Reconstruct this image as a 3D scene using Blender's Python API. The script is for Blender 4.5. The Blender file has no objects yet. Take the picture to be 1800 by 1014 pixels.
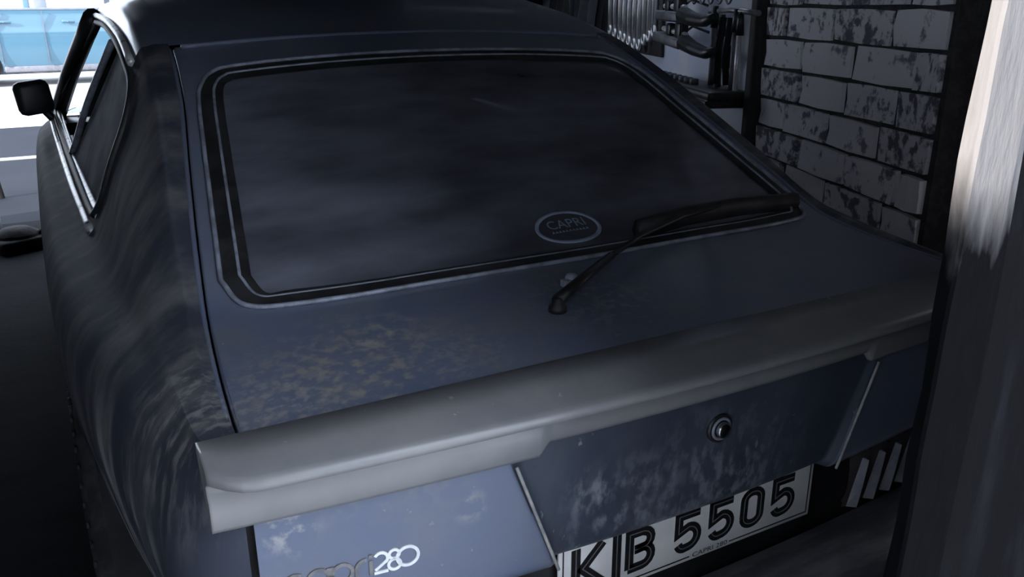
import bpy, bmesh, math, random
from mathutils import Vector, Matrix
random.seed(7)
S = bpy.context.scene
COL = S.collection
R = math.radians

# ------------------------------------------------------------------ camera
cd = bpy.data.cameras.new('camera'); cam = bpy.data.objects.new('camera', cd); COL.objects.link(cam)
cd.sensor_width = 36.0; cd.lens = 36.0 * 1460.0 / 1800.0; cd.clip_start = 0.02; cd.clip_end = 300
def cam_matrix(loc, yaw, pitch, roll):
    f = Vector((math.sin(yaw)*math.cos(pitch), math.cos(yaw)*math.cos(pitch), -math.sin(pitch)))
    r = Vector((math.cos(yaw), -math.sin(yaw), 0)); u = r.cross(f)
    c, s = math.cos(roll), math.sin(roll)
    r2 = r*c + u*s; u2 = u*c - r*s
    m = Matrix((r2, u2, -f)).transposed().to_4x4(); m.translation = loc
    return m
cam.matrix_world = cam_matrix(Vector((-0.80, -0.86, 1.36)), R(28.32), R(19.07), R(-0.28))
S.camera = cam
# ------------------------------------------------------------------ world, sun, exposure
wd = bpy.data.worlds.new('sky'); S.world = wd; wd.use_nodes = True
bg = wd.node_tree.nodes['Background']; bg.inputs[0].default_value = (0.74, 0.84, 1.0, 1); bg.inputs[1].default_value = 5.4
sl = bpy.data.lights.new('sun', 'SUN'); sl.energy = 14.0; sl.angle = R(0.6); sl.color = (1.0, 0.96, 0.92)
sun = bpy.data.objects.new('sun', sl); COL.objects.link(sun); sun.location = (-6, -3, 6)
sun.rotation_euler = Vector((0.90, 0.25, -0.35)).to_track_quat('-Z', 'Y').to_euler()
vs = S.view_settings
vs.view_transform = 'Standard'; vs.look = 'None'; vs.gamma = 1.0; vs.use_curve_mapping = False; vs.exposure = 0.0

# ------------------------------------------------------------------ materials
def mat(name, col, rough=0.6, metal=0.0, col2=None, scale=8.0, lo=0.4, hi=0.62, bump=0.0, bscale=None, coat=0.0,
        spec=0.5, detail=6.0, speck=None, speck_scale=90.0, speck_lo=0.68, stretch=None, rough2=None, blobs=None, up_dust=None, rand=False):
    m = bpy.data.materials.new(name); m.use_nodes = True
    nt = m.node_tree; N = nt.nodes; L = nt.links; b = N['Principled BSDF']
    b.inputs['Base Color'].default_value = (*col, 1); b.inputs['Roughness'].default_value = rough
    b.inputs['Metallic'].default_value = metal; b.inputs['Specular IOR Level'].default_value = spec
    b.inputs['Coat Weight'].default_value = coat; b.inputs['Coat Roughness'].default_value = 0.12
    tc = N.new('ShaderNodeTexCoord'); src = tc.outputs['Object']
    if rand:
        oi = N.new('ShaderNodeObjectInfo'); va = N.new('ShaderNodeVectorMath'); va.operation = 'MULTIPLY_ADD'
        va.inputs[1].default_value = (1, 1, 1); L.new(src, va.inputs[0]); cb = N.new('ShaderNodeCombineXYZ')
        ml = N.new('ShaderNodeMath'); ml.operation = 'MULTIPLY'; ml.inputs[1].default_value = 60.0; L.new(oi.outputs['Random'], ml.inputs[0])
        for q in range(3): L.new(ml.outputs[0], cb.inputs[q])
        L.new(cb.outputs[0], va.inputs[2]); src = va.outputs[0]
    if stretch:
        mp = N.new('ShaderNodeMapping'); mp.inputs['Scale'].default_value = stretch; L.new(src, mp.inputs[0]); src = mp.outputs[0]
    cur = None
    def noise(sc, det=detail, rg=0.6):
        n = N.new('ShaderNodeTexNoise'); n.inputs['Scale'].default_value = sc; n.inputs['Detail'].default_value = det
        n.inputs['Roughness'].default_value = rg; L.new(src, n.inputs['Vector']); return n.outputs[0]
    def ramp(fac, a, c):
        r = N.new('ShaderNodeMapRange'); r.inputs['From Min'].default_value = a; r.inputs['From Max'].default_value = c
        r.interpolation_type = 'SMOOTHSTEP'; L.new(fac, r.inputs['Value']); return r.outputs[0]
    def mix(fac, A, B):
        x = N.new('ShaderNodeMix'); x.data_type = 'RGBA'
        if hasattr(fac, 'is_linked') : L.new(fac, x.inputs[0])
        else: x.inputs[0].default_value = fac
        if isinstance(A, tuple): x.inputs[6].default_value = (*A, 1)
        else: L.new(A, x.inputs[6])
        x.inputs[7].default_value = (*B, 1); return x.outputs[2]
    def mul(a, c):
        x = N.new('ShaderNodeMath'); x.operation = 'MULTIPLY'; L.new(a, x.inputs[0])
        if isinstance(c, (int, float)): x.inputs[1].default_value = c
        else: L.new(c, x.inputs[1])
        return x.outputs[0]
    cur = col
    if col2 is not None:
        f = ramp(noise(scale), lo, hi); cur = mix(f, cur, col2)
        if rough2 is not None:
            r = N.new('ShaderNodeMapRange'); r.inputs['To Min'].default_value = rough; r.inputs['To Max'].default_value = rough2
            L.new(f, r.inputs['Value']); L.new(r.outputs[0], b.inputs['Roughness'])
    if up_dust is not None:      # dust lies on what faces up
        g = N.new('ShaderNodeNewGeometry'); sp = N.new('ShaderNodeSeparateXYZ'); L.new(g.outputs['Normal'], sp.inputs[0])
        f = mul(ramp(sp.outputs[2], 0.55, 1.0), ramp(noise(14.0), 0.35, 0.75)); f = mul(f, up_dust[1])
        cur = mix(f, cur, up_dust[0])
    if blobs:
        for (bx, by, bz, rad, bc, amt, bsc) in blobs:
            vm = N.new('ShaderNodeVectorMath'); vm.operation = 'DISTANCE'; L.new(tc.outputs['Object'], vm.inputs[0])
            vm.inputs[1].default_value = (bx, by, bz)
            r = ramp(vm.outputs['Value'], rad, rad*0.15); f = mul(mul(r, ramp(noise(bsc), 0.46, 0.66)), amt)
            cur = mix(f, cur, bc)
    if speck is not None:
        f = ramp(noise(speck_scale, 3.0, 0.5), speck_lo, speck_lo+0.05); cur = mix(f, cur, speck)
    if not isinstance(cur, tuple): L.new(cur, b.inputs['Base Color'])
    if bump:
        bp = N.new('ShaderNodeBump'); bp.inputs['Strength'].default_value = bump; bp.inputs['Distance'].default_value = 0.01
        L.new(noise(bscale or scale*3), bp.inputs['Height']); L.new(bp.outputs[0], b.inputs['Normal'])
    return m

def mat_board_shade(name, paint, shade, zline):  # near-black below zline: shade put into the board's colour
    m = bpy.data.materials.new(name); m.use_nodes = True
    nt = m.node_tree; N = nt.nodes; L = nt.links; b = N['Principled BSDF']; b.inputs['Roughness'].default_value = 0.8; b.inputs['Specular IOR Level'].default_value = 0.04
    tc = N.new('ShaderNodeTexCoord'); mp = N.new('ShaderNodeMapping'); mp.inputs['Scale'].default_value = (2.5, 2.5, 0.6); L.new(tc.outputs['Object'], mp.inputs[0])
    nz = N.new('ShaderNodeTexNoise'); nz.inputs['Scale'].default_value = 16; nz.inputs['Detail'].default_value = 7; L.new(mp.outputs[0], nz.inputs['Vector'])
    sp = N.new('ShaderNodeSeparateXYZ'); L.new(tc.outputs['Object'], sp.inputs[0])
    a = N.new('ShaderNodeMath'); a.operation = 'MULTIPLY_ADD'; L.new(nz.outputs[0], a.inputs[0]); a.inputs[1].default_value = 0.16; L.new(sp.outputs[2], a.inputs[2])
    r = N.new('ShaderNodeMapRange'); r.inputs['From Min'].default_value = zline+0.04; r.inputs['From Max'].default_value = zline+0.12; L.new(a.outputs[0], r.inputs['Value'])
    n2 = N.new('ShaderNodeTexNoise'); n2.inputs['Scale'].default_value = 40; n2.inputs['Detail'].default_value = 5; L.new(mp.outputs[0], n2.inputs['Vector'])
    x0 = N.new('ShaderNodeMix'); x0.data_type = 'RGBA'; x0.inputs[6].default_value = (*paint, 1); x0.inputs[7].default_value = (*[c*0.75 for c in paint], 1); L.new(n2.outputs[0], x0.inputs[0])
    x1 = N.new('ShaderNodeMix'); x1.data_type = 'RGBA'; x1.inputs[6].default_value = (*shade, 1); x1.inputs[7].default_value = (*[c*2.5 for c in shade], 1); L.new(n2.outputs[0], x1.inputs[0])
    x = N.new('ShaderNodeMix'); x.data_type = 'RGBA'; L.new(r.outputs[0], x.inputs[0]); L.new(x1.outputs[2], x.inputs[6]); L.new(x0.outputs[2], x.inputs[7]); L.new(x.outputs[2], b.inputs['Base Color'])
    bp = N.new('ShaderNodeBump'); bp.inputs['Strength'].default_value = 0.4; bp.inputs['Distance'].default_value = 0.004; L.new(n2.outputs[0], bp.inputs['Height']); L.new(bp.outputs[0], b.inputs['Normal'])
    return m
def glass_mat(name, tint, dust, dust_amt, gloss_rough=0.06, refl=1.0):
    m = bpy.data.materials.new(name); m.use_nodes = True
    nt = m.node_tree; N = nt.nodes; L = nt.links; N.remove(N['Principled BSDF']); out = N['Material Output']
    tr = N.new('ShaderNodeBsdfTransparent'); tr.inputs[0].default_value = (*tint, 1)
    gl = N.new('ShaderNodeBsdfGlossy'); gl.inputs['Roughness'].default_value = gloss_rough
    df = N.new('ShaderNodeBsdfDiffuse'); df.inputs[0].default_value = (*dust, 1)
    fr = N.new('ShaderNodeFresnel'); fr.inputs[0].default_value = 1.5
    tc = N.new('ShaderNodeTexCoord'); mp = N.new('ShaderNodeMapping'); mp.inputs['Scale'].default_value = (1.2, 3.0, 3.0)
    L.new(tc.outputs['Object'], mp.inputs[0])
    nz = N.new('ShaderNodeTexNoise'); nz.inputs['Scale'].default_value = 3.5; nz.inputs['Detail'].default_value = 7
    L.new(mp.outputs[0], nz.inputs['Vector'])
    mr = N.new('ShaderNodeMapRange'); mr.inputs['From Min'].default_value = 0.3; mr.inputs['From Max'].default_value = 0.75
    mr.inputs['To Min'].default_value = dust_amt*0.35; mr.inputs['To Max'].default_value = dust_amt
    L.new(nz.outputs[0], mr.inputs['Value'])
    a = N.new('ShaderNodeMixShader'); L.new(mr.outputs[0], a.inputs[0]); L.new(tr.outputs[0], a.inputs[1]); L.new(df.outputs[0], a.inputs[2])
    c = N.new('ShaderNodeMixShader'); fm = N.new('ShaderNodeMath'); fm.operation = 'MULTIPLY'; fm.inputs[1].default_value = refl; L.new(fr.outputs[0], fm.inputs[0]); L.new(fm.outputs[0], c.inputs[0]); L.new(a.outputs[0], c.inputs[1]); L.new(gl.outputs[0], c.inputs[2])
    L.new(c.outputs[0], out.inputs[0])
    return m

M = {}
M['fill_rooflight'] = glass_mat('added_rooflight_sheet', (0.85, 0.87, 0.9), (0.3, 0.3, 0.3), 0.12)
M['paint'] = mat('dark_blue_paint', (0.125, 0.15, 0.225), 0.38, 0.0, (0.15, 0.165, 0.215), 7.0, 0.40, 0.68, coat=0.35,
                 speck=(0.22, 0.23, 0.25), speck_scale=75.0, speck_lo=0.70, up_dust=((0.17, 0.17, 0.175), 0.35),
                 blobs=[(-0.50, 0.12, 0.90, 0.24, (0.36, 0.32, 0.26), 0.7, 50.0), (-0.62, 0.10, 0.88, 0.16, (0.36, 0.34, 0.32), 0.6, 70.0), (-0.44, 0.20, 0.91, 0.10, (0.42, 0.39, 0.33), 0.8, 32.0),
                        (-0.10, 0.17, 0.92, 0.16, (0.30, 0.31, 0.33), 0.65, 60.0), (-0.35, 0.11, 0.90, 0.10, (0.28, 0.28, 0.28), 0.55, 70.0),
                        (-0.64, -0.01, 0.765, 0.055, (0.50, 0.48, 0.46), 0.8, 40.0), (0.02, -0.03, 0.64, 0.24, (0.30, 0.32, 0.37), 0.75, 55.0), (-0.15, -0.03, 0.64, 0.14, (0.30, 0.32, 0.37), 0.7, 48.0),
                        (-0.41, -0.03, 0.74, 0.035, (0.36, 0.35, 0.34), 0.9, 40.0)])
M['recess_dark'] = mat('darker_recess_paint', (0.045, 0.054, 0.080), 0.45, 0.0, (0.07, 0.08, 0.105), 6.0, 0.40, 0.68, coat=0.2, speck=(0.20, 0.21, 0.24), speck_scale=70.0, speck_lo=0.69,
                 blobs=[(0.02, -0.03, 0.63, 0.24, (0.20, 0.22, 0.26), 0.8, 45.0), (-0.15, -0.03, 0.63, 0.16, (0.22, 0.24, 0.28), 0.8, 40.0), (-0.22, -0.03, 0.70, 0.06, (0.26, 0.27, 0.30), 0.8, 60.0)], stretch=(1, 1, 0.55))
M['flank'] = mat('dirty_dark_flank_paint', (0.045, 0.050, 0.068), 0.7, 0.0, (0.15, 0.145, 0.145), 5.0, 0.42, 0.70, spec=0.12, stretch=(1, 1.6, 0.45), bump=0.10, bscale=14,
                 blobs=[(-0.81, 0.36, 0.45, 0.42, (0.62, 0.60, 0.58), 0.95, 9.0), (-0.70, 0.15, 0.86, 0.20, (0.30, 0.29, 0.28), 0.6, 30.0)])  # pale mud low behind the wheel, brightened to make up for weak light
M['spoiler'] = mat('satin_grey_spoiler', (0.25, 0.245, 0.245), 0.27, 0.0, (0.205, 0.207, 0.215), 5.0, 0.38, 0.66, spec=0.5,
                   speck=(0.34, 0.34, 0.34), speck_scale=60.0, speck_lo=0.72)
M['rubber'] = mat('black_rubber', (0.012, 0.012, 0.013), 0.55, 0.0, (0.03, 0.03, 0.032), 20.0)
M['tyre'] = mat('dusty_tyre_rubber', (0.02, 0.02, 0.022), 0.8, 0.0, (0.06, 0.06, 0.062), 12.0, bump=0.2)
M['black'] = mat('black_plastic', (0.012, 0.012, 0.014), 0.42, 0.0, (0.03, 0.03, 0.032), 15.0)
M['bumper'] = mat('dusty_black_bumper', (0.10, 0.10, 0.115), 0.5, 0.0, (0.22, 0.22, 0.235), 9.0, stretch=(0.5, 2, 2))
M['chrome'] = mat('dull_chrome', (0.62, 0.62, 0.64), 0.22, 1.0, (0.30, 0.29, 0.28), 26.0, 0.5, 0.7)
M['trim'] = mat('weathered_bright_trim', (0.75, 0.74, 0.74), 0.35, 0.3, (0.10, 0.10, 0.10), 30.0, 0.52, 0.68)
M['bead'] = mat('grey_metal_bead', (0.34, 0.37, 0.44), 0.4, 0.1, (0.20, 0.21, 0.25), 25.0)
M['crease'] = mat('lit_bevel_line', (0.42, 0.40, 0.37), 0.5, 0.0, (0.25, 0.25, 0.25), 30.0)  # pale line painted for light caught by the recess bevel
M['badge'] = mat('bright_badge', (0.88, 0.88, 0.86), 0.35, 0.0, (0.75, 0.76, 0.78), 60.0)
M['badge_dull'] = mat('tarnished_badge', (0.26, 0.25, 0.24), 0.40, 0.3, (0.16, 0.16, 0.17), 60.0)
M['plate'] = mat('number_plate_face', (0.84, 0.82, 0.79), 0.45, 0.0, (0.74, 0.73, 0.71), 8.0)
M['plate_black'] = mat('plate_black_print', (0.010, 0.010, 0.012), 0.4, 0.0, (0.014, 0.014, 0.015), 20.0)
M['plate_line'] = mat('plate_grey_print', (0.17, 0.17, 0.18), 0.4, 0.0, (0.2, 0.2, 0.205), 20.0)
M['lens'] = mat('smoked_red_lens', (0.05, 0.042, 0.047), 0.25, 0.0, (0.08, 0.07, 0.075), 12.0, coat=0.5)
M['lens_rib_lit'] = mat('pale_lit_lens_ribs', (0.20, 0.20, 0.22), 0.2, 0.0, (0.13, 0.13, 0.15), 14.0, coat=0.5)
M['seat'] = mat('grey_seat_cloth', (0.13, 0.13, 0.145), 0.9, 0.0, (0.19, 0.185, 0.19), 12.0, bump=0.15)
M['inside'] = mat('dark_cabin_trim', (0.02, 0.02, 0.023), 0.85, 0.0, (0.032, 0.032, 0.036), 10.0)
M['sticker'] = mat('sticker_backing', (0.06, 0.065, 0.085), 0.5, 0.0, (0.07, 0.075, 0.095), 20.0)
M['sticker_print'] = mat('sticker_pale_print', (0.40, 0.47, 0.60), 0.5, 0.0, (0.34, 0.40, 0.50), 30.0)
M['glass'] = glass_mat('dusty_rear_glass', (0.16, 0.17, 0.19), (0.26, 0.27, 0.33), 0.75)
M['glass_side'] = glass_mat('dirty_side_glass', (0.012, 0.013, 0.016), (0.46, 0.48, 0.54), 0.9, 0.4, 0.06)
M['glass_clear'] = glass_mat('clear_screen_glass', (0.9, 0.92, 0.93), (0.4, 0.4, 0.4), 0.03, 0.02)
BK = dict(stretch=(2.8, 1, 1), rand=True)
M['brick'] = mat('flaking_painted_brick', (0.70, 0.67, 0.70), 0.85, 0.0, (0.15, 0.15, 0.18), 1.9, 0.50, 0.60, bump=0.5, bscale=6, **BK)
M['brick_b'] = mat('worn_painted_brick', (0.66, 0.63, 0.66), 0.85, 0.0, (0.12, 0.12, 0.145), 2.4, 0.45, 0.58, bump=0.6, bscale=7, **BK)
M['brick_c'] = mat('smooth_painted_brick', (0.72, 0.69, 0.72), 0.85, 0.0, (0.2, 0.2, 0.225), 1.6, 0.58, 0.68, bump=0.35, bscale=6, **BK)
M['brick_dark'] = mat('sooty_brick', (0.26, 0.255, 0.29), 0.9, 0.0, (0.10, 0.10, 0.12), 9.0, 0.4, 0.6, bump=0.6, bscale=25)
M['mortar'] = mat('dark_recessed_mortar', (0.028, 0.027, 0.03), 0.95, 0.0, (0.05, 0.048, 0.05), 30.0, bump=0.5)
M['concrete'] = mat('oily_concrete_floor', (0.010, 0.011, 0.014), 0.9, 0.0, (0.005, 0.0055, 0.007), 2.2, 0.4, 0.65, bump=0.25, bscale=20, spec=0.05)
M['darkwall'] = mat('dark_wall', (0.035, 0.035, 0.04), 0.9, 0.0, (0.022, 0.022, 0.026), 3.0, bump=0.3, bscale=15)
M['ceiling'] = mat('dark_roof_boards', (0.035, 0.033, 0.032), 0.85, 0.0, (0.022, 0.021, 0.020), 4.0, stretch=(0.5, 4, 1))
M['tar'] = mat('tarred_sheeting', (0.004, 0.004, 0.005), 0.8, 0.0, (0.012, 0.012, 0.015), 9.0, 0.5, 0.7, spec=0.1, bump=0.4, bscale=18, stretch=(2, 2, 0.4))
M['jamb'] = mat_board_shade('white_board_shaded_below', (0.21, 0.20, 0.197), (0.0025, 0.0025, 0.003), 1.19)
M['timber'] = mat('dark_timber', (0.022, 0.021, 0.022), 0.8, 0.0, (0.04, 0.038, 0.038), 9.0, stretch=(3, 3, 0.4), bump=0.2)
M['board'] = mat('blue_grey_metal_board', (0.50, 0.54, 0.66), 0.55, 0.0, (0.60, 0.60, 0.62), 4.0, 0.4, 0.65)
M['steel'] = mat('bright_tool_steel', (0.92, 0.89, 0.88), 0.35, 0.25, (0.8, 0.8, 0.82), 20.0)
M['steel_dark'] = mat('dull_grey_tool_steel', (0.16, 0.16, 0.175), 0.5, 0.4, (0.10, 0.10, 0.11), 20.0)
M['asphalt'] = mat('grey_tarmac', (0.016, 0.018, 0.025), 0.9, 0.0, (0.013, 0.015, 0.021), 1.3, 0.4, 0.65, bump=0.2, bscale=60, spec=0.1)
M['pale'] = mat('pale_concrete_paving', (0.40, 0.40, 0.39), 0.9, 0.0, (0.36, 0.36, 0.35), 1.0, bump=0.1, bscale=30)
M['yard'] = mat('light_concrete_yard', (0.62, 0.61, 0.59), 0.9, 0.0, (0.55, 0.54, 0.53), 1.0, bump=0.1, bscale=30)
M['blue'] = mat('light_blue_car_paint', (0.046, 0.112, 0.160), 0.32, 0.0, (0.048, 0.115, 0.165), 3.0, coat=0.5)
M['bluegrey'] = mat('grey_car_plastic', (0.13, 0.13, 0.15), 0.6, 0.0, (0.10, 0.10, 0.115), 12.0)
M['greypillar'] = mat('grey_pillar_trim', (0.12, 0.14, 0.17), 0.5, 0.0, (0.15, 0.16, 0.2), 8.0)
M['cloth'] = mat('dark_hanging_cloth', (0.012, 0.012, 0.014), 0.95, 0.0, (0.022, 0.022, 0.025), 9.0, bump=0.3)
M['render'] = mat('grey_rendered_wall', (0.62, 0.62, 0.63), 0.9, 0.0, (0.55, 0.55, 0.56), 2.0, bump=0.2, bscale=20)
M['grease'] = mat('greasy_black_iron', (0.008, 0.008, 0.009), 0.8, 0.0, (0.02, 0.02, 0.021), 14.0, bump=0.3, spec=0.1)
M['alloy'] = mat('dull_alloy', (0.35, 0.35, 0.37), 0.45, 0.7, (0.2, 0.2, 0.21), 18.0)

# ------------------------------------------------------------------ mesh helpers
def place(o, parent):
    COL.objects.link(o)
    if parent is not None:
        o.parent = parent; o.matrix_parent_inverse = Matrix.Translation(-world_loc(parent))
    return o
def world_loc(o):
    l = Vector(o.location)
    return l if o.parent is None else Vector(o.get('_root', l)) if '_root' in o else l
def tag(o, label=None, cat=None, group=None, kind=None):
    if label: o['label'] = label
    if cat: o['category'] = cat
    if group: o['group'] = group
    if kind: o['kind'] = kind
    return o
def empty(name, loc, label, cat, group=None):
    o = bpy.data.objects.new(name, None); o.empty_display_size = 0.1; COL.objects.link(o); o.location = loc
    return tag(o, label, cat, group)
def build(name, vf, m, parent=None, smooth=True):
    v, f = vf
    me = bpy.data.meshes.new(name); me.from_pydata([tuple(p) for p in v], [], f); me.update()
    if smooth:
        for p in me.polygons: p.use_smooth = True
    mm = M[m] if isinstance(m, str) else m
    me.materials.append(mm)
    o = bpy.data.objects.new(name, me); place(o, parent); return o
def join(*parts):
    V, F = [], []
    for v, f in parts:
        k = len(V); V += list(v); F += [[i+k for i in q] for q in f]
    return V, F
def xf(vf, m):
    return [m @ Vector(p) for p in vf[0]], vf[1]
def box(x0, x1, y0, y1, z0, z1, bev=0.0):
    bm = bmesh.new(); bmesh.ops.create_cube(bm, size=1)
    for v in bm.verts:
        v.co = Vector(((x0+x1)/2+v.co.x*(x1-x0), (y0+y1)/2+v.co.y*(y1-y0), (z0+z1)/2+v.co.z*(z1-z0)))
    if bev: bmesh.ops.bevel(bm, geom=bm.edges[:], offset=bev, segments=2, affect='EDGES', profile=0.5)
    bm.verts.index_update(); r = ([v.co.copy() for v in bm.verts], [[v.index for v in f.verts] for f in bm.faces]); bm.free(); return r
def grid(fn, nu, nv, close_u=False):
    V = [Vector(fn(i/nu, j/nv)) for j in range(nv+1) for i in range(nu+1)]
    F = [[j*(nu+1)+i, j*(nu+1)+i+1, (j+1)*(nu+1)+i+1, (j+1)*(nu+1)+i] for j in range(nv) for i in range(nu)]
    return V, F
def tube(path, r, n=8, closed=False, flat=1.0):
    P = [Vector(p) for p in path]; V, F = [], []
    m = len(P); up0 = None
    for i, p in enumerate(P):
        a = P[(i-1) % m] if (closed or i > 0) else P[i]; b = P[(i+1) % m] if (closed or i < m-1) else P[i]
        t = (b-a).normalized()
        if up0 is None:
            up0 = Vector((0, 0, 1)) if abs(t.z) < 0.9 else Vector((1, 0, 0))
        s = t.cross(up0).normalized(); up0 = s.cross(t).normalized()
        rr = r(i/(m-1)) if callable(r) else r
        for k in range(n):
            an = 2*math.pi*k/n; V.append(p + s*(rr*math.cos(an)) + up0*(rr*flat*math.sin(an)))
    rings = m if closed else m-1
    for i in range(rings):
        for k in range(n):
            F.append([i*n+k, i*n+(k+1) % n, ((i+1) % m)*n+(k+1) % n, ((i+1) % m)*n+k])
    if not closed:
        F.append(list(range(n))[::-1]); F.append([(m-1)*n+k for k in range(n)])
    return V, F
def lathe(prof, n=32, axis='z'):
    V, F = [], []
    for (r, h) in prof:
        for k in range(n):
            a = 2*math.pi*k/n; c, s = r*math.cos(a), r*math.sin(a)
            V.append(Vector((c, s, h)) if axis == 'z' else Vector((h, c, s)) if axis == 'x' else Vector((c, h, s)))
    m = len(prof)
    for i in range(m-1):
        for k in range(n):
            F.append([i*n+k, i*n+(k+1) % n, (i+1)*n+(k+1) % n, (i+1)*n+k])
    F.append(list(range(n))[::-1]); F.append([(m-1)*n+k for k in range(n)])
    return V, F
def shift(vf, d):
    return [Vector(p)+Vector(d) for p in vf[0]], vf[1]
def ribbon2d(pts, w, closed=False):
    """flat stroke in 2D: returns left and right outline points"""
    n = len(pts); Lp, Rp = [], []
    P = [Vector((p[0], p[1])) for p in pts]
    for i in range(n):
        a = P[(i-1) % n] if (closed or i > 0) else None; b = P[(i+1) % n] if (closed or i < n-1) else None
        d1 = (P[i]-a).normalized() if a is not None else None; d2 = (b-P[i]).normalized() if b is not None else None
        if d1 is None: d1 = d2
        if d2 is None: d2 = d1
        n1 = Vector((-d1.y, d1.x)); n2 = Vector((-d2.y, d2.x)); m = n1+n2
        if m.length < 1e-6: m = n1
        m.normalize(); k = min(1.0/max(m.dot(n1), 0.35), 2.2)
        Lp.append(P[i]+m*(w/2*k)); Rp.append(P[i]-m*(w/2*k))
    return Lp, Rp
def stroke(pts, w, fn, closed=False, depth=0.002):
    """solid flat stroke; fn(u, v, d) maps the drawing plane to space, d = height above it"""
    Lp, Rp = ribbon2d(pts, w, closed); n = len(pts); V, F = [], []
    for i in range(n):
        V += [fn(Lp[i].x, Lp[i].y, depth), fn(Rp[i].x, Rp[i].y, depth), fn(Lp[i].x, Lp[i].y, -0.001), fn(Rp[i].x, Rp[i].y, -0.001)]
    for i in range(n if closed else n-1):
        a, b = i*4, ((i+1) % n)*4
        F += [[a, a+1, b+1, b], [a+2, a, b, b+2], [a+1, a+3, b+3, b+1]]
    if not closed: F += [[0, 2, 3, 1], [(n-1)*4, (n-1)*4+1, (n-1)*4+3, (n-1)*4+2]]
    return V, F
def arc(cx, cy, r, a0, a1, n=10, ry=None):
    ry = r if ry is None else ry
    return [(cx+r*math.cos(R(a0+(a1-a0)*i/n)), cy+ry*math.sin(R(a0+(a1-a0)*i/n))) for i in range(n+1)]
def text_vf(s, size, fn, depth=0.0006, width=None):
    c = bpy.data.curves.new('t', 'FONT'); c.body = s; c.size = 1.0; c.extrude = 0.0; c.resolution_u = 3
    o = bpy.data.objects.new('t', c); COL.objects.link(o)
    bpy.context.view_layer.update()
    me = o.evaluated_get(bpy.context.evaluated_depsgraph_get()).to_mesh()
    vs_ = [v.co.copy() for v in me.vertices]; fs = [list(p.vertices) for p in me.polygons]
    bpy.data.objects.remove(o); bpy.data.curves.remove(c)
    x0 = min(v.x for v in vs_); x1 = max(v.x for v in vs_); sc = size
    sx = (width/(x1-x0)) if width else sc
    return [fn((v.x-x0)*sx, v.y*sc, depth) for v in vs_], fs
def pchip(xs, ys):
    n = len(xs); d = [(ys[i+1]-ys[i])/(xs[i+1]-xs[i]) for i in range(n-1)]; m = [0]*n
    m[0], m[-1] = d[0], d[-1]
    for i in range(1, n-1):
        m[i] = 0 if d[i-1]*d[i] <= 0 else 2*d[i-1]*d[i]/(d[i-1]+d[i])
    def f(x):
        if x <= xs[0]: return ys[0]+m[0]*(x-xs[0])
        if x >= xs[-1]: return ys[-1]+m[-1]*(x-xs[-1])
        i = 0
        while x > xs[i+1]: i += 1
        h = xs[i+1]-xs[i]; t = (x-xs[i])/h
        return ((2*t**3-3*t*t+1)*ys[i]+(t**3-2*t*t+t)*h*m[i]+(-2*t**3+3*t*t)*ys[i+1]+(t**3-t*t)*h*m[i+1])
    return f
def catmull(P, n):
    """n samples through 2D/3D points"""
    P = [Vector(p) for p in P]; k = len(P); out = []
    for j in range(n+1):
        u = j/n*(k-1); i = min(int(u), k-2); t = u-i
        p0 = P[i-1] if i > 0 else P[i]*2-P[i+1]; p1 = P[i]; p2 = P[i+1]; p3 = P[i+2] if i+2 < k else P[i+1]*2-P[i]
        out.append(0.5*((2*p1)+(p2-p0)*t+(2*p0-5*p1+4*p2-p3)*t*t+(3*p1-p0-3*p2+p3)*t**3))
    return out
def in_poly(p, Q):
    x, y = p; c = False; n = len(Q)
    for i in range(n):
        x1, y1 = Q[i]; x2, y2 = Q[(i+1) % n]
        if (y1 > y) != (y2 > y) and x < (x2-x1)*(y-y1)/(y2-y1)+x1: c = not c
    return c
def near_poly(p, Q):
    best = (1e9, None); p = Vector(p)
    for i in range(len(Q)):
        a = Vector(Q[i]); b = Vector(Q[(i+1) % len(Q)]); ab = b-a
        t = max(0, min(1, (p-a).dot(ab)/max(ab.dot(ab), 1e-12))); q = a+ab*t; dd = (p-q).length
        if dd < best[0]: best = (dd, q)
    return best
def cut(vf, poly, ax, maxd=0.05):
    """remove the faces inside a closed outline (in axes ax) and pull the new rim onto it"""
    V, F = vf; V = [Vector(p) for p in V]
    ins = [in_poly((p[ax[0]], p[ax[1]]), poly) for p in V]
    keep = [f for f in F if not all(ins[i] for i in f)]
    for f in keep:
        for i in f:
            if ins[i]:
                d, q = near_poly((V[i][ax[0]], V[i][ax[1]]), poly)
                if q is not None and d < maxd: V[i][ax[0]] = q[0]; V[i][ax[1]] = q[1]
    used = sorted({i for f in keep for i in f}); mp = {i: k for k, i in enumerate(used)}
    return [V[i] for i in used], [[mp[i] for i in f] for f in keep]
def mirror(vf):
    return [Vector((-p[0], p[1], p[2])) for p in vf[0]], [f[::-1] for f in vf[1]]

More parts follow.
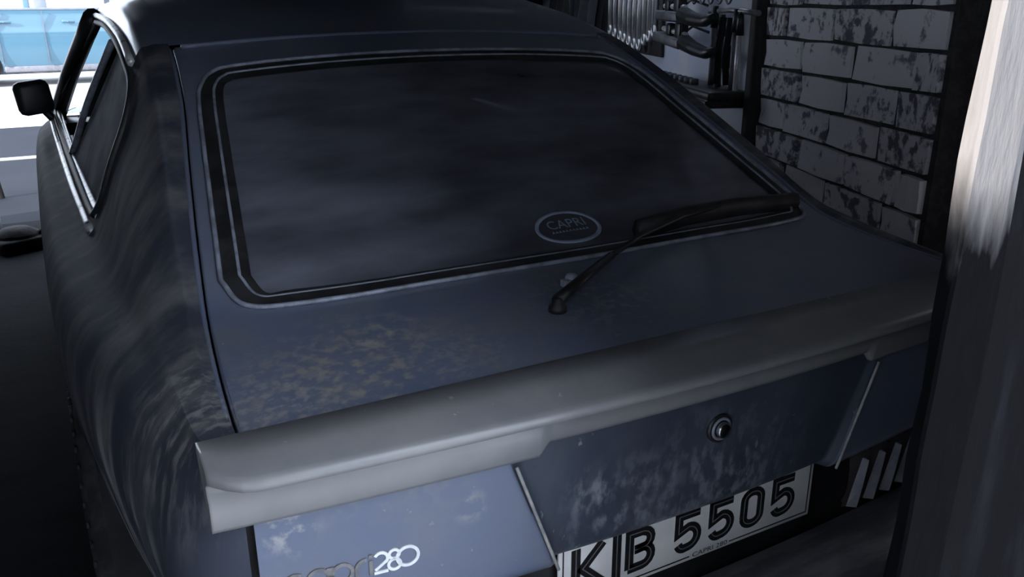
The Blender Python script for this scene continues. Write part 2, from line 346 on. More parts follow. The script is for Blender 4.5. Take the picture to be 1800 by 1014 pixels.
# ================================================================== THE SETTING
def struct(name, vf, m, smooth=False, parent=None):
    o = build(name, vf, m, parent, smooth)
    if parent is None: o['kind'] = 'structure'
    return o
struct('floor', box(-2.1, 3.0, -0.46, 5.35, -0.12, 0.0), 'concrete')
struct('ground_forecourt', box(-14, 16, 5.35, 10.46, -0.12, 0.0), 'asphalt')
struct('ground_paving', box(-30, 30, 10.46, 60, -0.12, 0.0), 'pale')
struct('ground_yard', box(-14, 14, -14, -0.46, -0.12, -0.004), 'yard')
struct('trim_1', box(-6, 8, 8.02, 8.16, 0.0, 0.006), 'pale')          # pale strip across the forecourt
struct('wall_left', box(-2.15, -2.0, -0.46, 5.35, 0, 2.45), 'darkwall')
RL = (1.10, 2.10, 2.0, 4.0)     # rooflight added out of view to light tools and bricks
struct('ceiling', join(box(-2.2, RL[0], -.46, 5.45, 2.45, 2.57), box(RL[1], 3.3, -.46, 5.45, 2.45, 2.57), box(RL[0], RL[1], -.46, RL[2], 2.45, 2.57), box(RL[0], RL[1], RL[3], 5.45, 2.45, 2.57)), 'ceiling')
struct('added_rooflight', box(RL[0]-.03, RL[1]+.03, RL[2]-.03, RL[3]+.03, 2.572, 2.578), 'fill_rooflight')
struct('wall_front', join(box(-2.15, -.05, 5.25, 5.35, 2.15, 2.45), box(-.05, 2.95, 5.25, 5.35, 0, 2.45)), 'darkwall')   # beam over the open half, unseen half closed to cut light inside
# right-hand wall runs 20 degrees off the car's line
A20 = R(20); W = Vector((math.sin(A20), math.cos(A20), 0)); NW = Vector((math.cos(A20), -math.sin(A20), 0))
P1 = Vector((1.08, 0.465, 0))
def WP(s, off, z): return P1 + W*s + NW*off + Vector((0, 0, z))
MW = Matrix((W, -NW, Vector((0, 0, 1)))).transposed().to_4x4(); MW.translation = P1    # local: x along wall, y into the room, z up
wr = struct('wall_right', xf(join(box(-1.6, 5.2, -0.30, -0.14, 0, 2.45), box(-0.03, 0.99, -0.14, -0.012, 0, 2.45)), MW), 'mortar')
# back wall of tarred sheeting with the doorway the picture is taken through
struct('wall_rear', join(box(-0.10, 2.0, -0.437, -0.407, 0, 2.45), box(-2.15, -1.75, -0.437, -0.36, 0, 2.45), box(-1.75, -1.05, -0.437, -0.40, 1.50, 2.45), box(-1.05, -0.10, -0.437, -0.40, 2.15, 2.45)), 'tar')  # includes an unseen half-height panel left of the doorway, added to block sun
# bricks of the painted pier
def brick_mesh(seed, L=1, H=1, D=1):
    rnd = random.Random(seed); bm = bmesh.new(); bmesh.ops.create_cube(bm, size=1)
    bmesh.ops.subdivide_edges(bm, edges=bm.edges[:], cuts=1)
    for v in bm.verts:
        k = Vector((rnd.uniform(-1, 1)*0.006, rnd.uniform(-1, 1)*0.05, rnd.uniform(-1, 1)*0.03))
        if abs(v.co.x) > .4 and abs(v.co.z) > .4: v.co.x *= 0.985; v.co.z *= 0.95
        v.co += k
    me = bpy.data.meshes.new('brick'); bm.to_mesh(me); bm.free(); return me
bvar = []
for i in range(9):
    me = brick_mesh(i); me.materials.append(M[('brick', 'brick_b', 'brick_c')[i % 3]]); bvar.append(me)
dvar = []
for i in range(4):
    me = brick_mesh(40+i); me.materials.append(M['brick_dark']); dvar.append(me)
def put_brick(me, s0, s1, z0, z1, y0, y1, parent, tilt=0.0):
    o = bpy.data.objects.new('brick', me); COL.objects.link(o); o.parent = parent
    c = MW @ Vector(((s0+s1)/2, (y0+y1)/2, (z0+z1)/2))
    o.matrix_basis = Matrix.Translation(c) @ MW.to_3x3().to_4x4() @ Matrix.Rotation(tilt, 4, 'Y') @ Matrix.Diagonal((s1-s0, y1-y0, z1-z0, 1))
    return o
rb = random.Random(3)
zc = 0.235; row = 0
CH = 0.1005
while zc < 1.80:
    s = -0.02; off = (0.0, 0.14, 0.07)[row % 3]; first = True
    while s < 0.965:
        L = 0.29+rb.uniform(-0.035, 0.03)
        if first: L = 0.11+off*0.9; first = False
        e = min(s+L, 0.975)
        if 0.975-e < 0.07: e = 0.975
        y = rb.uniform(-0.006, 0.006)
        if e-s > 0.03: put_brick(bvar[rb.randrange(9)], s+0.009, e-0.009, zc+0.004, zc+CH-0.004, -0.10, y, wr, rb.uniform(-0.010, 0.010))
        s = e
    zc += CH; row += 1
zc = 0.4; row = 0
while zc < 1.75:      # sooty bricks of the set-back wall between the pier and the doorway
    s = -1.05+(0.11 if row % 2 else 0)
    while s < -0.06:
        e = min(s+0.22, -0.045)
        if e-s > 0.05: put_brick(dvar[rb.randrange(4)], s+0.006, e-0.006, zc+0.008, zc+0.142, -0.22, -0.13+rb.uniform(-.006, .006), wr)
        s = e
    zc += 0.15; row += 1
# board nailed to the end of the sheeting: the door's jamb
def jamb_fn():
    V, F = [], []; n = 60
    for i in range(n+1):
        z = 0.0+2.06*i/n
        wob = 0.0020*math.sin(z*9.0)+0.0012*math.sin(z*23+1)+0.0009*math.sin(z*51)+0.0006*math.sin(z*131)-0.012*(1-min(1, max(0, (z-0.75)/0.5)))
        xl = -0.152+wob; yb = -0.4375+0.0015*math.sin(z*17)+0.001*math.sin(z*41)
        for q in ((xl+0.002, -0.452), (xl, -0.449), (xl+0.001, yb), (-0.092, yb), (-0.086+0.003*math.sin(z*13), -0.449), (-0.10, -0.452)):
            V.append(Vector((q[0], q[1], z)))
    for i in range(n):
        for k in range(6): F.append([i*6+k, i*6+(k+1) % 6, (i+1)*6+(k+1) % 6, (i+1)*6+k])
    F += [list(range(6)), [n*6+k for k in range(6)][::-1]]
    return V, [f[::-1] for f in F]
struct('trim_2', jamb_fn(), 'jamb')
# unseen wall added behind the camera to shade jamb and tail
struct('wall_yard_blocker', join(box(-4.65, -4.50, -7.0, -0.55, 0, 2.85), *[box(-4.68, -4.47, -7.0+i*0.30, -6.72+i*0.30, 2.85, 2.895+0.02*math.sin(i*5.1)) for i in range(21)],
       box(-4.65, 1.5, -7.1, -7.0, 0, 3.55)), 'render')
# unseen roof added over the yard to block sky on the left
struct('ceiling_yard_blocker', box(-4.65, -0.25, -7.1, -0.46, 3.60, 3.68), 'ceiling')

# ================================================================== THE CAR
car = empty('hatchback_car', (0, 2.2, 0), 'dusty dark blue three-door hatchback with rear spoiler parked in the brick garage', 'car')
prof = pchip([-.10, .0, .1, .25, .38, .52, .75, .95, 1.15, 1.4, 1.7, 2.0, 2.3, 2.5], [.898, .903, .909, .920, .940, 1.005, 1.118, 1.215, 1.290, 1.356, 1.398, 1.404, 1.385, 1.345])
CROWN = 0.032
def ztop(x, y): return prof(y)-CROWN*(x/.7)**2
gapx = pchip([-.1, .1, .35, .53, .736, .943, 1.15, 1.4, 1.8, 2.4], [.684, .676, .658, .637, .608, .578, .562, .556, .555, .545])
ys = [.12, .25, .4, .6, .75, .95, 1.15, 1.4, 1.8, 2.2, 2.7, 3.0, 3.5, 4.0, 4.3]
Cx = pchip(ys, [.772, .795, .818, .846, .862, .873, .879, .884, .889, .893, .897, .897, .888, .855, .80])
Cz = pchip([.12, .6, 1.15, 1.8, 4.3], [.70, .715, .73, .75, .72])
Az = pchip([.12, .5, .7, 1.4, 3.0, 4.3], [.36, .30, .25, .19, .19, .30])
Dz = pchip([.12, .4, .75, 1.15, 1.8, 2.7, 3.3, 4.3], [.835, .845, .855, .862, .882, .905, .86, .80])
Ex = pchip([.12, .4, .75, .95, 1.1, 1.6, 2.1, 2.8, 3.4, 4.3], [.722, .742, .762, .768, .772, .790, .802, .814, .78, .70])
Ez = pchip([.12, .4, .75, .95, 1.1, 1.6, 2.1, 2.8, 3.4, 4.3], [.872, .884, .895, .900, .902, .917, .932, .950, .90, .83])
Gx = pchip([.12, .4, .6, .75, .95, 1.15, 1.4, 1.8, 2.2, 2.5], [.692, .680, .668, .655, .641, .634, .632, .634, .638, .640])
Gz = pchip([.12, .4, .6, .75, .95, 1.15, 1.4, 1.8, 2.2, 2.5], [.882, .925, 1.015, 1.085, 1.172, 1.240, 1.292, 1.322, 1.328, 1.30])
def section(y):
    cx, cz = Cx(y), Cz(y); a = (cx-.085, Az(y)); b = (cx-.030, .5*(Az(y)+cz)); c = (cx, cz); d = (cx-.022, Dz(y)-.012)
    e = (Ex(y), Ez(y)); g = (Gx(y), Gz(y)); tx = gapx(y)
    f = ((e[0]+g[0])/2+.008, (e[1]+g[1])/2)
    h = ((g[0]+tx)/2+.004, (g[1]+ztop(tx, y))/2+.012*min(1, max(0, (y-.5)/.6)))
    t = (tx, ztop(tx, y))
    return [a, b, c, d, e, f, g, h, t]
def side_pt(y, u):
    P = section(y); n = 72
    key = round(y, 5)
    if key not in _sc: _sc[key] = catmull(P, n)
    q = _sc[key][min(n, max(0, int(round(u*n))))]
    return q
_sc = {}
def side_grid(y0, y1, ny, u0=0.0, u1=1.0):
    nu = int(round((u1-u0)*72))
    def fn(a, b):
        y = y0+(y1-y0)*b; q = side_pt(y, u0+(u1-u0)*a); return (-q[0], y, q[1])
    return grid(fn, nu, ny)
def side_x(y, z):
    P = catmull(section(y), 144); best = None
    for i in range(len(P)-1):
        if (P[i][1]-z)*(P[i+1][1]-z) <= 0 and abs(P[i+1][1]-P[i][1]) > 1e-9:
            t = (z-P[i][1])/(P[i+1][1]-P[i][1]); best = P[i][0]+(P[i+1][0]-P[i][0])*t
    return best if best is not None else P[-1][0]
win = [tuple(p) for p in catmull([(2.84, .975), (2.1, .953), (1.6, .939), (1.2, .922), (1.12, .932), (1.065, .985), (1.042, 1.06), (1.046, 1.135), (1.10, 1.195), (1.20, 1.228), (1.40, 1.268), (1.75, 1.300), (2.08, 1.306)], 90)]
RW = (0.95, 0.305); FW = (3.51, 0.305)
archR = [(RW[0]+.362*math.cos(R(a)), RW[1]+.362*math.sin(R(a))) for a in range(0, 360, 4)]
archF = [(FW[0]+.362*math.cos(R(a)), FW[1]+.362*math.sin(R(a))) for a in range(0, 360, 4)]
sg = side_grid(.12, 2.5, 170)
sg = cut(sg, win, (1, 2)); sg = cut(sg, archR, (1, 2))
wing = side_grid(2.5, 4.30, 60, 0.0, 0.5); wing = cut(wing, archF, (1, 2)); wing = cut(wing, win, (1, 2))
# rounded tail corners
def ytail(x): return -.036+.055*(min(abs(x), .8)/.7)**2
def corner_fn(a, b):
    q = side_pt(.12, a*1.0); x0 = min(.683, q[0]); y0 = ytail(x0); t = b*math.pi/2
    return (-(x0+(q[0]-x0)*math.sin(t)), .12-(.12-y0)*math.cos(t), q[1])
cg = grid(corner_fn, 72, 10); cg = (cg[0], [f[::-1] for f in cg[1]])
body = build('body_shell', join(sg, cg, wing), 'flank', car); body['label'] = 'dirt-streaked dark left side panel and roof pillar'
body2 = build('body_shell', mirror(join(sg, cg, wing)), 'flank', car)
for o in (body, body2):      # glossier paint above the drip rail
    o.data.materials.append(M['paint'])
    for p in o.data.polygons:
        if p.center.y > 1.17 and p.center.z > Gz(p.center.y)+.004: p.material_index = 1
# flange turned in around the rear wheel arches
def lip(c, sgn):
    V, F = [], []; n = 60
    for i in range(n+1):
        a = R(-12+204*i/n); y = c[0]+.362*math.cos(a); z = c[1]+.362*math.sin(a); x = side_x(y, max(z, Az(y)+.005)) if z > Az(y) else side_x(y, Az(y)+.005)
        for (dx, dr) in ((.001, .004), (.003, -.004), (-.02, -.006), (-.03, -.004)):
            rr = .362+dr; V.append(Vector((sgn*(x+dx), c[0]+rr*math.cos(a), c[1]+rr*math.sin(a))))
    for i in range(n):
        for k in range(3): F.append([i*4+k, i*4+k+1, i*4+5+k, i*4+4+k])
    return V, F
for sgn in (-1, 1):
    build('arch_lip', lip(RW, sgn), 'flank', car); build('arch_lip', lip(FW, sgn), 'flank', car)
    for c in (RW, FW):   # dark wheel housing
        def hous(a, b, c=c, sgn=sgn):
            an = R(-15+210*a); rr = .37-.01*b; return (sgn*(.84-.36*b), c[0]+rr*math.cos(an), c[1]+rr*math.sin(an))
        build('wheel_housing', grid(hous, 30, 4), 'inside', car)
# roof panel
def roof_fn(a, b):
    y = 1.158+(2.42-1.158)*b; x = (2*a-1)*gapx(y); return (x, y, ztop(x, y))
build('roof', grid(roof_fn, 40, 30), 'paint', car)
# hinge-line gutter and the raised rear edge of the roof
build('roof_edge', tube([(x/20*.54, 1.150-.02*abs(x/20)**3, ztop(x/20*.54, 1.150)-.001) for x in range(-20, 21)], .006, 8), 'paint', car)
# bonnet, cowl, nose
def bon_fn(a, b):
    y = 2.85+(4.34-2.85)*b; w = Ex(min(y, 4.3))-.01; x = (2*a-1)*w
    return (x, y, Ez(min(y, 4.3))+.045*(1-(2*a-1)**2)-.05*max(0, (y-4.1)/.24)**2)
build('bonnet', grid(bon_fn, 24, 24), 'paint', car)
build('front_grille', box(-.70, .70, 4.29, 4.36, .50, .76, .02), 'black', car)
build('front_bumper', box(-.80, .80, 4.30, 4.44, .36, .50, .03), 'bumper', car)
build('cowl', box(-.78, .78, 2.62, 2.88, .90, .945, .01), 'black', car)
# windscreen and its pillars
def ws_fn(a, b):
    y = 2.42+(2.86-2.42)*b; w = .545+(.745-.545)*b; x = (2*a-1)*w; return (x, y-.06*(2*a-1)**2*b, 1.335-CROWN*(x/.7)**2-(1.335-.955)*b)
build('windscreen', grid(ws_fn, 16, 10), 'glass_clear', car)
for sgn in (-1, 1):
    build('windscreen_pillar', tube([(sgn*.800, 2.88, .945), (sgn*.735, 2.62, 1.12), (sgn*.675, 2.36, 1.26), (sgn*.652, 2.18, 1.318)], .030, 10, flat=1.0), 'black', car)
    wt = []
    for (y, z) in win: wt.append((sgn*(side_x(y, z)+.002), y, z))
    build('window_rubber', tube(wt, .0085, 6, closed=True), 'rubber', car)
    # bright mouldings along the waistline, two strips that meet at the back
    lo = []; hi_ = []
    for i in range(25):
        y = 1.085+(2.80-1.085)*i/24; lo.append((sgn*(Ex(y)+.004), y, Ez(y)-.004)); 
        y2 = 1.11+(2.80-1.11)*i/24; hi_.append((sgn*(Ex(y2)-.020), y2, Ez(y2)+.018))
    build('waist_moulding', tube(lo, .010, 8), 'trim', car); build('waist_moulding', tube(hi_, .0115, 8), 'trim', car)
    rl = [(sgn*(Gx(y)+.008), y, Gz(y)-.004) for y in [1.16+(2.2-1.16)*i/24 for i in range(25)]]
    build('drip_rail', tube(rl, .009, 8), 'trim', car)
    # post between the door and the rear side window
    bp = [(sgn*(side_x(1.86+(1.50-1.86)*t, .94+(1.255-.94)*t)-.004), 1.86+(1.50-1.86)*t, .94+(1.27-.94)*t) for t in [i/8 for i in range(9)]]
    build('door_post', tube(bp, .009, 8), 'bead', car)
    qp = [(y, z) for (y, z) in win if y < 1.86-(z-.94)*1.14]
    qp = qp + [(1.50, 1.268), (1.84, .945)] if False else qp
    V = [Vector((sgn*(side_x(y, z)-.010), y, z)) for (y, z) in qp]; c0 = sum(V, Vector())/len(V)
    V.append(c0); k = len(V)-1
    build('quarter_glass', (V, [[i, (i+1) % k, k] for i in range(k)]), 'glass_side', car, smooth=False)
    build('door_card', box(min(sgn*.70, sgn*.76), max(sgn*.70, sgn*.76), 1.3, 2.75, .35, .90, .01), 'inside', car)
    build('door_handle', box(min(sgn*.868, sgn*.888), max(sgn*.868, sgn*.888), 1.99, 2.16, .765, .80, .008), 'black', car)
# door mirror, left and right
for sgn in (-1, 1):
    shell = box(-.062, .055, -.035, .03, -.058, .062, .022)
    mr = build('door_mirror', xf(shell, Matrix.Translation((sgn*.862, 2.68, 1.036)) @ Matrix.Rotation(R(6*sgn), 4, 'Y') @ Matrix.Rotation(R(-12*sgn), 4, 'Z')), 'black', car)
    build('mirror_stalk', tube([(sgn*.835, 2.69, .985), (sgn*.815, 2.70, .955), (sgn*.80, 2.72, .925)], .015, 8), 'black', car)
# cabin: floor, dashboard, seats
build('cabin_floor', box(-.74, .74, .35, 2.8, .30, .36), 'inside', car)
build('load_cover', grid(lambda a, b: ((2*a-1)*.60, .45+.75*b, .80+.05*b), 10, 6), 'inside', car)
build('dashboard', box(-.72, .72, 2.45, 2.75, .72, .92, .04), 'inside', car)
def seat(x, y, w, h, head=True):
    st = build('seat', join(xf(box(-w/2, w/2, -.06, .06, 0, h, .045), Matrix.Translation((x, y, .50)) @ Matrix.Rotation(R(14), 4, 'X')),
                            box(x-w/2, x+w/2, y, y+.48, .40, .55, .04)), 'seat', car)
    if head:
        build('headrest', xf(box(-.13, .13, -.04, .04, h+.02, h+.17, .035), Matrix.Translation((x, y, .50)) @ Matrix.Rotation(R(10), 4, 'X')), 'seat', car)
for sx in (-1, 1):
    seat(sx*.36, 1.92, .50, .50); seat(sx*.34, 1.22, .52, .42, False)
# tailgate: top skin with the glass cut out
def gb(x): return .332+.055*(abs(x)/.6)**2
gl = []
corner = .07
def glass_outline(off=0.0):
    P = [(-.598-off, .45), (-.578-off*.8, .393-off*.5), (-.52, gb(.52)-off), (-.35, gb(.35)-off), (0, gb(0)-off), (.35, gb(.35)-off), (.52, gb(.52)-off), (.578+off*.8, .393-off*.5), (.598+off, .45),
         (.588+off, .52), (.560+off, .72), (.535+off, .89), (.520+off, .95), (.492+off*.7, 0.990+off*.7), (.44, 1.004+off), (.2, 1.012+off), (-.2, 1.012+off), (-.44, 1.004+off), (-.492-off*.7, 0.990+off*.7), (-.520-off, .95),
         (-.535-off, .89), (-.560-off, .72), (-.588-off, .52), (-.598-off, .45)]
    c = catmull(P, 160); return [(p[0], p[1]) for p in c[:-1]]
GO = glass_outline(0.012)
def tg_fn(a, b):
    y = .0+(1.143-.0)*b; w = gapx(y)-.010; x = (2*a-1)*w; return (x, y, ztop(x, y))
tg = build('tailgate', cut(grid(tg_fn, 130, 110), GO, (0, 1)), 'paint', car); tg['label'] = 'dusty scuffed dark tailgate skin'
# dark channel under the shut line and rolled edges that catch light
for sgn in (-1, 1):
    yy = [.02+(1.14-.02)*i/40 for i in range(41)]
    build('tailgate_gutter', grid(lambda a, b, s=sgn: (s*(gapx(.0+1.15*b)+.008-.03*a), 1.15*b, ztop(.66, 1.15*b)-.024), 2, 40), 'rubber', car)
    build('tailgate_edge', tube([(sgn*(gapx(y)+.001), y, ztop(gapx(y), y)-.003) for y in yy], .0045, 8), 'paint', car)
    build('tailgate_edge', tube([(sgn*(gapx(y)-.0105), y, ztop(gapx(y), y)-.0045) for y in yy], .0045, 8), 'paint', car)
build('tailgate_gutter', grid(lambda a, b: ((2*a-1)*.56, 1.13+.04*b, ztop((2*a-1)*.56, 1.15)-.02), 20, 2), 'rubber', car)
# rear window: pane, black seal, two metal beads
GI = glass_outline(-0.022)
def pane(poly, dz):
    V = [Vector((x, y, ztop(x, y)+dz)) for (x, y) in poly]; n = len(V); F = []; rings = 8
    c = Vector((0, .69, 0)); VV = []
    for r in range(rings):
        k = 1-r/rings
        for (x, y) in poly:
            xx, yy_ = x*k, .69+(y-.69)*k; VV.append(Vector((xx, yy_, ztop(xx, yy_)+dz)))
    VV.append(Vector((0, .69, ztop(0, .69)+dz)))
    for r in range(rings-1):
        for i in range(n): F.append([r*n+i, r*n+(i+1) % n, (r+1)*n+(i+1) % n, (r+1)*n+i])
    for i in range(n): F.append([(rings-1)*n+i, (rings-1)*n+(i+1) % n, rings*n])
    return VV, F
rg = build('rear_window', pane(glass_outline(-.008), -.004), 'glass', car); rg['label'] = 'large sloping rear window, dusty and dark'
def sealband():
    V, F = [], []; n = len(GO); O = glass_outline(.016); I = glass_outline(-.030)
    for i in range(n):
        for (q, dz) in ((O[i], .0015), (((O[i][0]+I[i][0])/2, (O[i][1]+I[i][1])/2), .007), (I[i], .0)):
            V.append(Vector((q[0], q[1], ztop(q[0], q[1])+dz)))
    for i in range(n):
        j = (i+1) % n
        for k in range(2): F.append([i*3+k, j*3+k, j*3+k+1, i*3+k+1])
    return V, F
seal = build('window_seal', sealband(), 'rubber', rg)
for (off, r) in ((.017, .0042), (-.012, .0034)):
    build('seal_bead', tube([(x, y, ztop(x, y)+.004) for (x, y) in glass_outline(off)], r, 6, closed=True), 'bead', rg)
# oval sticker on the glass
sc = (0.016, .428)
def smap(u, v, d):
    x = sc[0]+u; y = sc[1]+v+u*.015; return Vector((x, y, ztop(x, y)-.0025+d))
ov = [(.066*math.cos(R(a)), .040*math.sin(R(a))) for a in range(0, 360, 8)]
stk = build('window_sticker', ([smap(0, 0, .0006)]+[smap(u, v, .0006) for u, v in ov], [[0, i+1, (i+1) % len(ov)+1] for i in range(len(ov))]), 'sticker', rg)
stk['label'] = 'oval club sticker with pale rim'
build('sticker_ring', stroke(ov, .0075, smap, closed=True, depth=.0014), 'sticker_print', rg)
build('sticker_lettering', text_vf('CAPRI', .030, lambda u, v, d: smap(u-.041, v+.000, d), .0016, width=.082), 'sticker_print', rg)
sq = []
for i in range(11):      # line of print too small to read
    u = -.040+i*.0075; sq.append(stroke([(u, -.0105), (u+.002, -.0065), (u+.0045, -.0105)], .0014, smap, depth=.0014))
build('sticker_small_print', join(*sq), 'sticker_print', rg)
# rear wiper
wz = lambda x, y, h: (x, y, ztop(x, y)+h)
wp = build('wiper_arm', join(tube([wz(-.172, .158, .018), wz(-.10, .20, .024), wz(.0, .262, .026)], lambda t: .011-.003*t, 8, flat=.7),
                             tube([wz(.0, .262, .026), wz(.10, .318, .026), wz(.24, .372, .026), wz(.40, .412, .022)], .005, 8)), 'black', car)
build('wiper_spindle', shift(lathe([(.015, 0), (.014, .008), (.010, .012), (.009, .022), (0.001, .024)], 16), wz(-.172, .158, -.001)), 'rubber', wp)
build('wiper_blade', join(tube([wz(.135, .372, .010), wz(.27, .398, .012), wz(.42, .412, .012), wz(.60, .420, .010)], .013, 6, flat=1.7)), 'rubber', wp)
build('blade_bracket', join(tube([wz(.20, .384, .018), wz(.40, .412, .026), wz(.56, .420, .018)], .0045, 6)), 'black', wp)
build('washer_jet', join(shift(lathe([(.011, 0), (.011, .012), (.008, .018), (.001, .019)], 14), wz(-.098, .236, 0)), box(-.118, -.101, .225, .240, ztop(-.1, .23), ztop(-.1, .23)+.012, .002)), 'bead', car)
# spoiler
def sp_section(x):
    k = min(abs(x)/.722, 1); yl = -.092+.034*k*k; yf = .004+.038*k*k; ysk = -.052+.040*k*k
    zf = ztop(x, yf)+.006+.012*(abs(x)/.7)**2; zb = .797
    if abs(x) < .302: zb = .815
    elif abs(x) < .316: zb = .815-.018*(abs(x)-.302)/.014
    e = max(0, (abs(x)-.672)/.05); e2 = e*e; yl += .035*e2
    P = [(yf+.004, zf-.012), (yf, zf), (yf*.5+yl*.5, (zf+.884)/2+.0005), (yl+.012, .8845), (yl+.004, .882), (yl, .876), (yl+.002, .869), (yl+.010, .865), (ysk+.002, .862),
         (ysk+.010, .856), (ysk+.008, .846), (ysk-.001, .838), (ysk+.005, zb+.006), (ysk+.008, zb), (ysk+.016, zb-.001), (ysk+.024, zb+.006)]
    return P
sxs = sorted(set([-.722+1.444*i/96 for i in range(97)]+[s*v for s in (-1, 1) for v in (.300, .304, .309, .314, .318, .690, .705, .715, .719)]))
V, F = [], []; ns = len(sp_section(0))
for x in sxs:
    kk = min(1, (.722-abs(x))/.012)
    for (y, z) in sp_section(x):
        pz = z; py = y
        V.append(Vector((x, py, pz)))
for i in range(len(sxs)-1):
    for k in range(ns-1): F.append([i*ns+k, (i+1)*ns+k, (i+1)*ns+k+1, i*ns+k+1])
F.append(list(range(ns))[::-1] if False else list(range(ns))); F.append([(len(sxs)-1)*ns+k for k in range(ns)][::-1])
sp = build('spoiler', (V, F), 'spoiler', car); sp['label'] = 'satin grey full-width rear spoiler with dirty top'
for p in sp.data.polygons:
    if len(p.vertices) > 4: p.use_smooth = False
# tail skin below the spoiler, sunk in the middle round the lock
def sm(t): t = max(0, min(1, t)); return t*t*(3-2*t)
def tail_fn(a, b):
    z = .595+(.83-.595)*b; edge = .283+.055*(z-.607)/.15; t = 2*a-1     # columns follow the slanted edge
    x = t/.46*edge if abs(t) < .46 else math.copysign(edge+(abs(t)-.46)/.54*(.674-edge), t)
    d = sm((edge-abs(x))/.012)*(.006+.014*(.80-z)/.2)
    rnd = .010*max(0, 1-(z-.595)/.02)**2
    return (x, ytail(x)+d+rnd+.02*(.75-z)*0.5+.004*max(0, (.668-z)/.07)**2, z)
tl = build('tailgate_lower_skin', grid(tail_fn, 224, 26), 'paint', tg)
tl.data.materials.append(M['recess_dark'])      # darker colour round the lock, bounded by the pressed edges
for p in tl.data.polygons:
    if abs(p.center.x) < .283+.055*(p.center.z-.607)/.15-.0002: p.material_index = 1
tl['label'] = 'blue rear face of the tailgate, streaked with dirt'
for sgn in (-1, 1):
    build('edge_crease', tube([(sgn*(.281+.055*(z-.607)/.15), ytail(.29)-.002+.01*(.75-z), z) for z in [.600+.186*i/8 for i in range(9)]], .0026, 6), 'crease', tg)
# shut-line channel of the tail
for s_ in (-1, 1): build('tail_channel', grid(lambda a, b, s=s_: (s*(.670+.022*a), ytail(.68)+.02, .60+.27*b), 2, 4), 'rubber', car)
# lock
def lockpart(prof_, m, par): return build('lock_barrel' if par is not tg else 'boot_lock', shift(lathe([(r, -h) for r, h in prof_], 28, 'y'), (.002, ytail(0)+.012, .752)), m, par)
lk = lockpart([(.024, 0), (.024, .006), (.020, .009), (.017, .006), (.016, .004), (.001, .004)], 'black', tg)
lockpart([(.0125, .002), (.0125, .016), (.0105, .018), (.001, .018)], 'chrome', lk)
build('lock_collar', shift(tube([(.0165*math.cos(a), 0, .0165*math.sin(a)) for a in [2*math.pi*i/28 for i in range(28)]], .0026, 6, closed=True), (.002, ytail(0)+.004, .752)), 'bead', lk)
# badge  capri 280
def bmap(u, v, d):
    x = -.648+u; z = .674+v; return Vector((x, ytail(x)+.001+.01*(.75-z)-d, z))
def letter(name, strokes, m, w):
    return build(name, join(*[stroke(p, w, bmap, closed=c, depth=.003) for p, c in strokes]), m, tg, smooth=False)
r = .0125; wv = .0046
circ = lambda cx, cy, rr: (arc(cx, cy, rr, 0, 348, 29), True)
letter('badge_letter', [(arc(.013, .013, r, 55, 305, 16), False)], 'badge_dull', wv)                                             # c
letter('badge_letter', [circ(.041, .013, r), ([(.0535, .0255), (.0535, 0)], False)], 'badge_dull', wv)                            # a
letter('badge_letter', [circ(.070, .013, r), ([(.0575, .0255), (.0575, -.014)], False)], 'badge_dull', wv)                        # p
letter('badge_letter', [([(.0875, 0), (.0875, .013)]+arc(.0985, .0135, .011, 178, 80, 8), False)], 'badge_dull', wv)             # r
letter('badge_letter', [([(.1055, 0), (.1055, .0215)], False), ([(.1055, .026), (.1055, .0305)], False)], 'badge_dull', wv)       # i
letter('badge_digit', [(arc(.1185, .0215, .0085, 150, -35, 12)+[(.1105, .0055)], False), ([(.109, .0012), (.127, .0012)], False)], 'badge', .0040)  # 2
letter('badge_digit', [circ(.1355, .0235, .0065), circ(.1355, .0085, .0078)], 'badge', .0038)                                     # 8
letter('badge_digit', [circ(.1530, .0160, .0138)], 'badge', .0042)                                                               # 0
# rear panel under the tailgate, number plate, lamps, bumper
build('rear_panel', grid(lambda a, b: ((2*a-1)*.70, ytail((2*a-1)*.70)+.050, .36+.27*b), 30, 6), 'black', car)
pl = build('number_plate', box(-.26, .26, .003, .008, .497, .610, .002), 'plate', car); pl['label'] = 'pressed number plate reading KIB 5505'
PY = .0030
def pmap(u, v, d): return Vector((-.26+u, PY-d, .497+v))
build('plate_border', join(stroke([(.250, .008), (.008, .008), (.008, .105), (.512, .105), (.512, .008), (.335, .008)], .0022, pmap, depth=.0006)), 'plate_black', pl)
wS = .0160
def rs(pts): return pts
x = .030; HH = .079; B = .020
def ch(strokes):
    o = build('plate_character', join(*[stroke(p, wS, pmap, depth=.0010) for p in strokes]), 'plate_black', pl, smooth=False)
    build('character_highlight', join(*[stroke(p, .0016, pmap, depth=.0014) for p in strokes]), 'plate_line', pl, smooth=False)
h2 = wS/2
def K(x): return [[(x+h2, B), (x+h2, B+HH)], [(x+.056, B+HH-.001), (x+.020, B+HH*.52), (x+.060, B+.001)]]
def I(x): return [[(x+h2, B), (x+h2, B+HH)]]
def Bc(x): return [[(x+h2, B+h2), (x+h2, B+HH-h2), (x+.034, B+HH-h2)]+arc(.034+x, B+HH-h2-.0155, .0145, 80, -70, 6)+[(x+.018, B+HH*.515)], [(x+.022, B+HH*.515)]+arc(x+.033, B+h2+.0175, .0170, 75, -85, 7)+[(x+.006, B+h2)]]
def five(x): return [[(x+.050, B+HH-h2), (x+h2, B+HH-h2), (x+h2, B+HH*.50), (x+.028, B+HH*.60)]+arc(x+.028, B+h2+.0205, .0190, 80, -80, 9)+arc(x+.021, B+h2+.013, .0130, 268, 195, 5, .0125)]
def zero(x):
    a = arc(x+.0265, B+h2+.015, .0185, 180, 360, 10, .0145)+arc(x+.0265, B+HH-h2-.015, .0185, 0, 180, 10, .0145); return [a+[a[0]]]
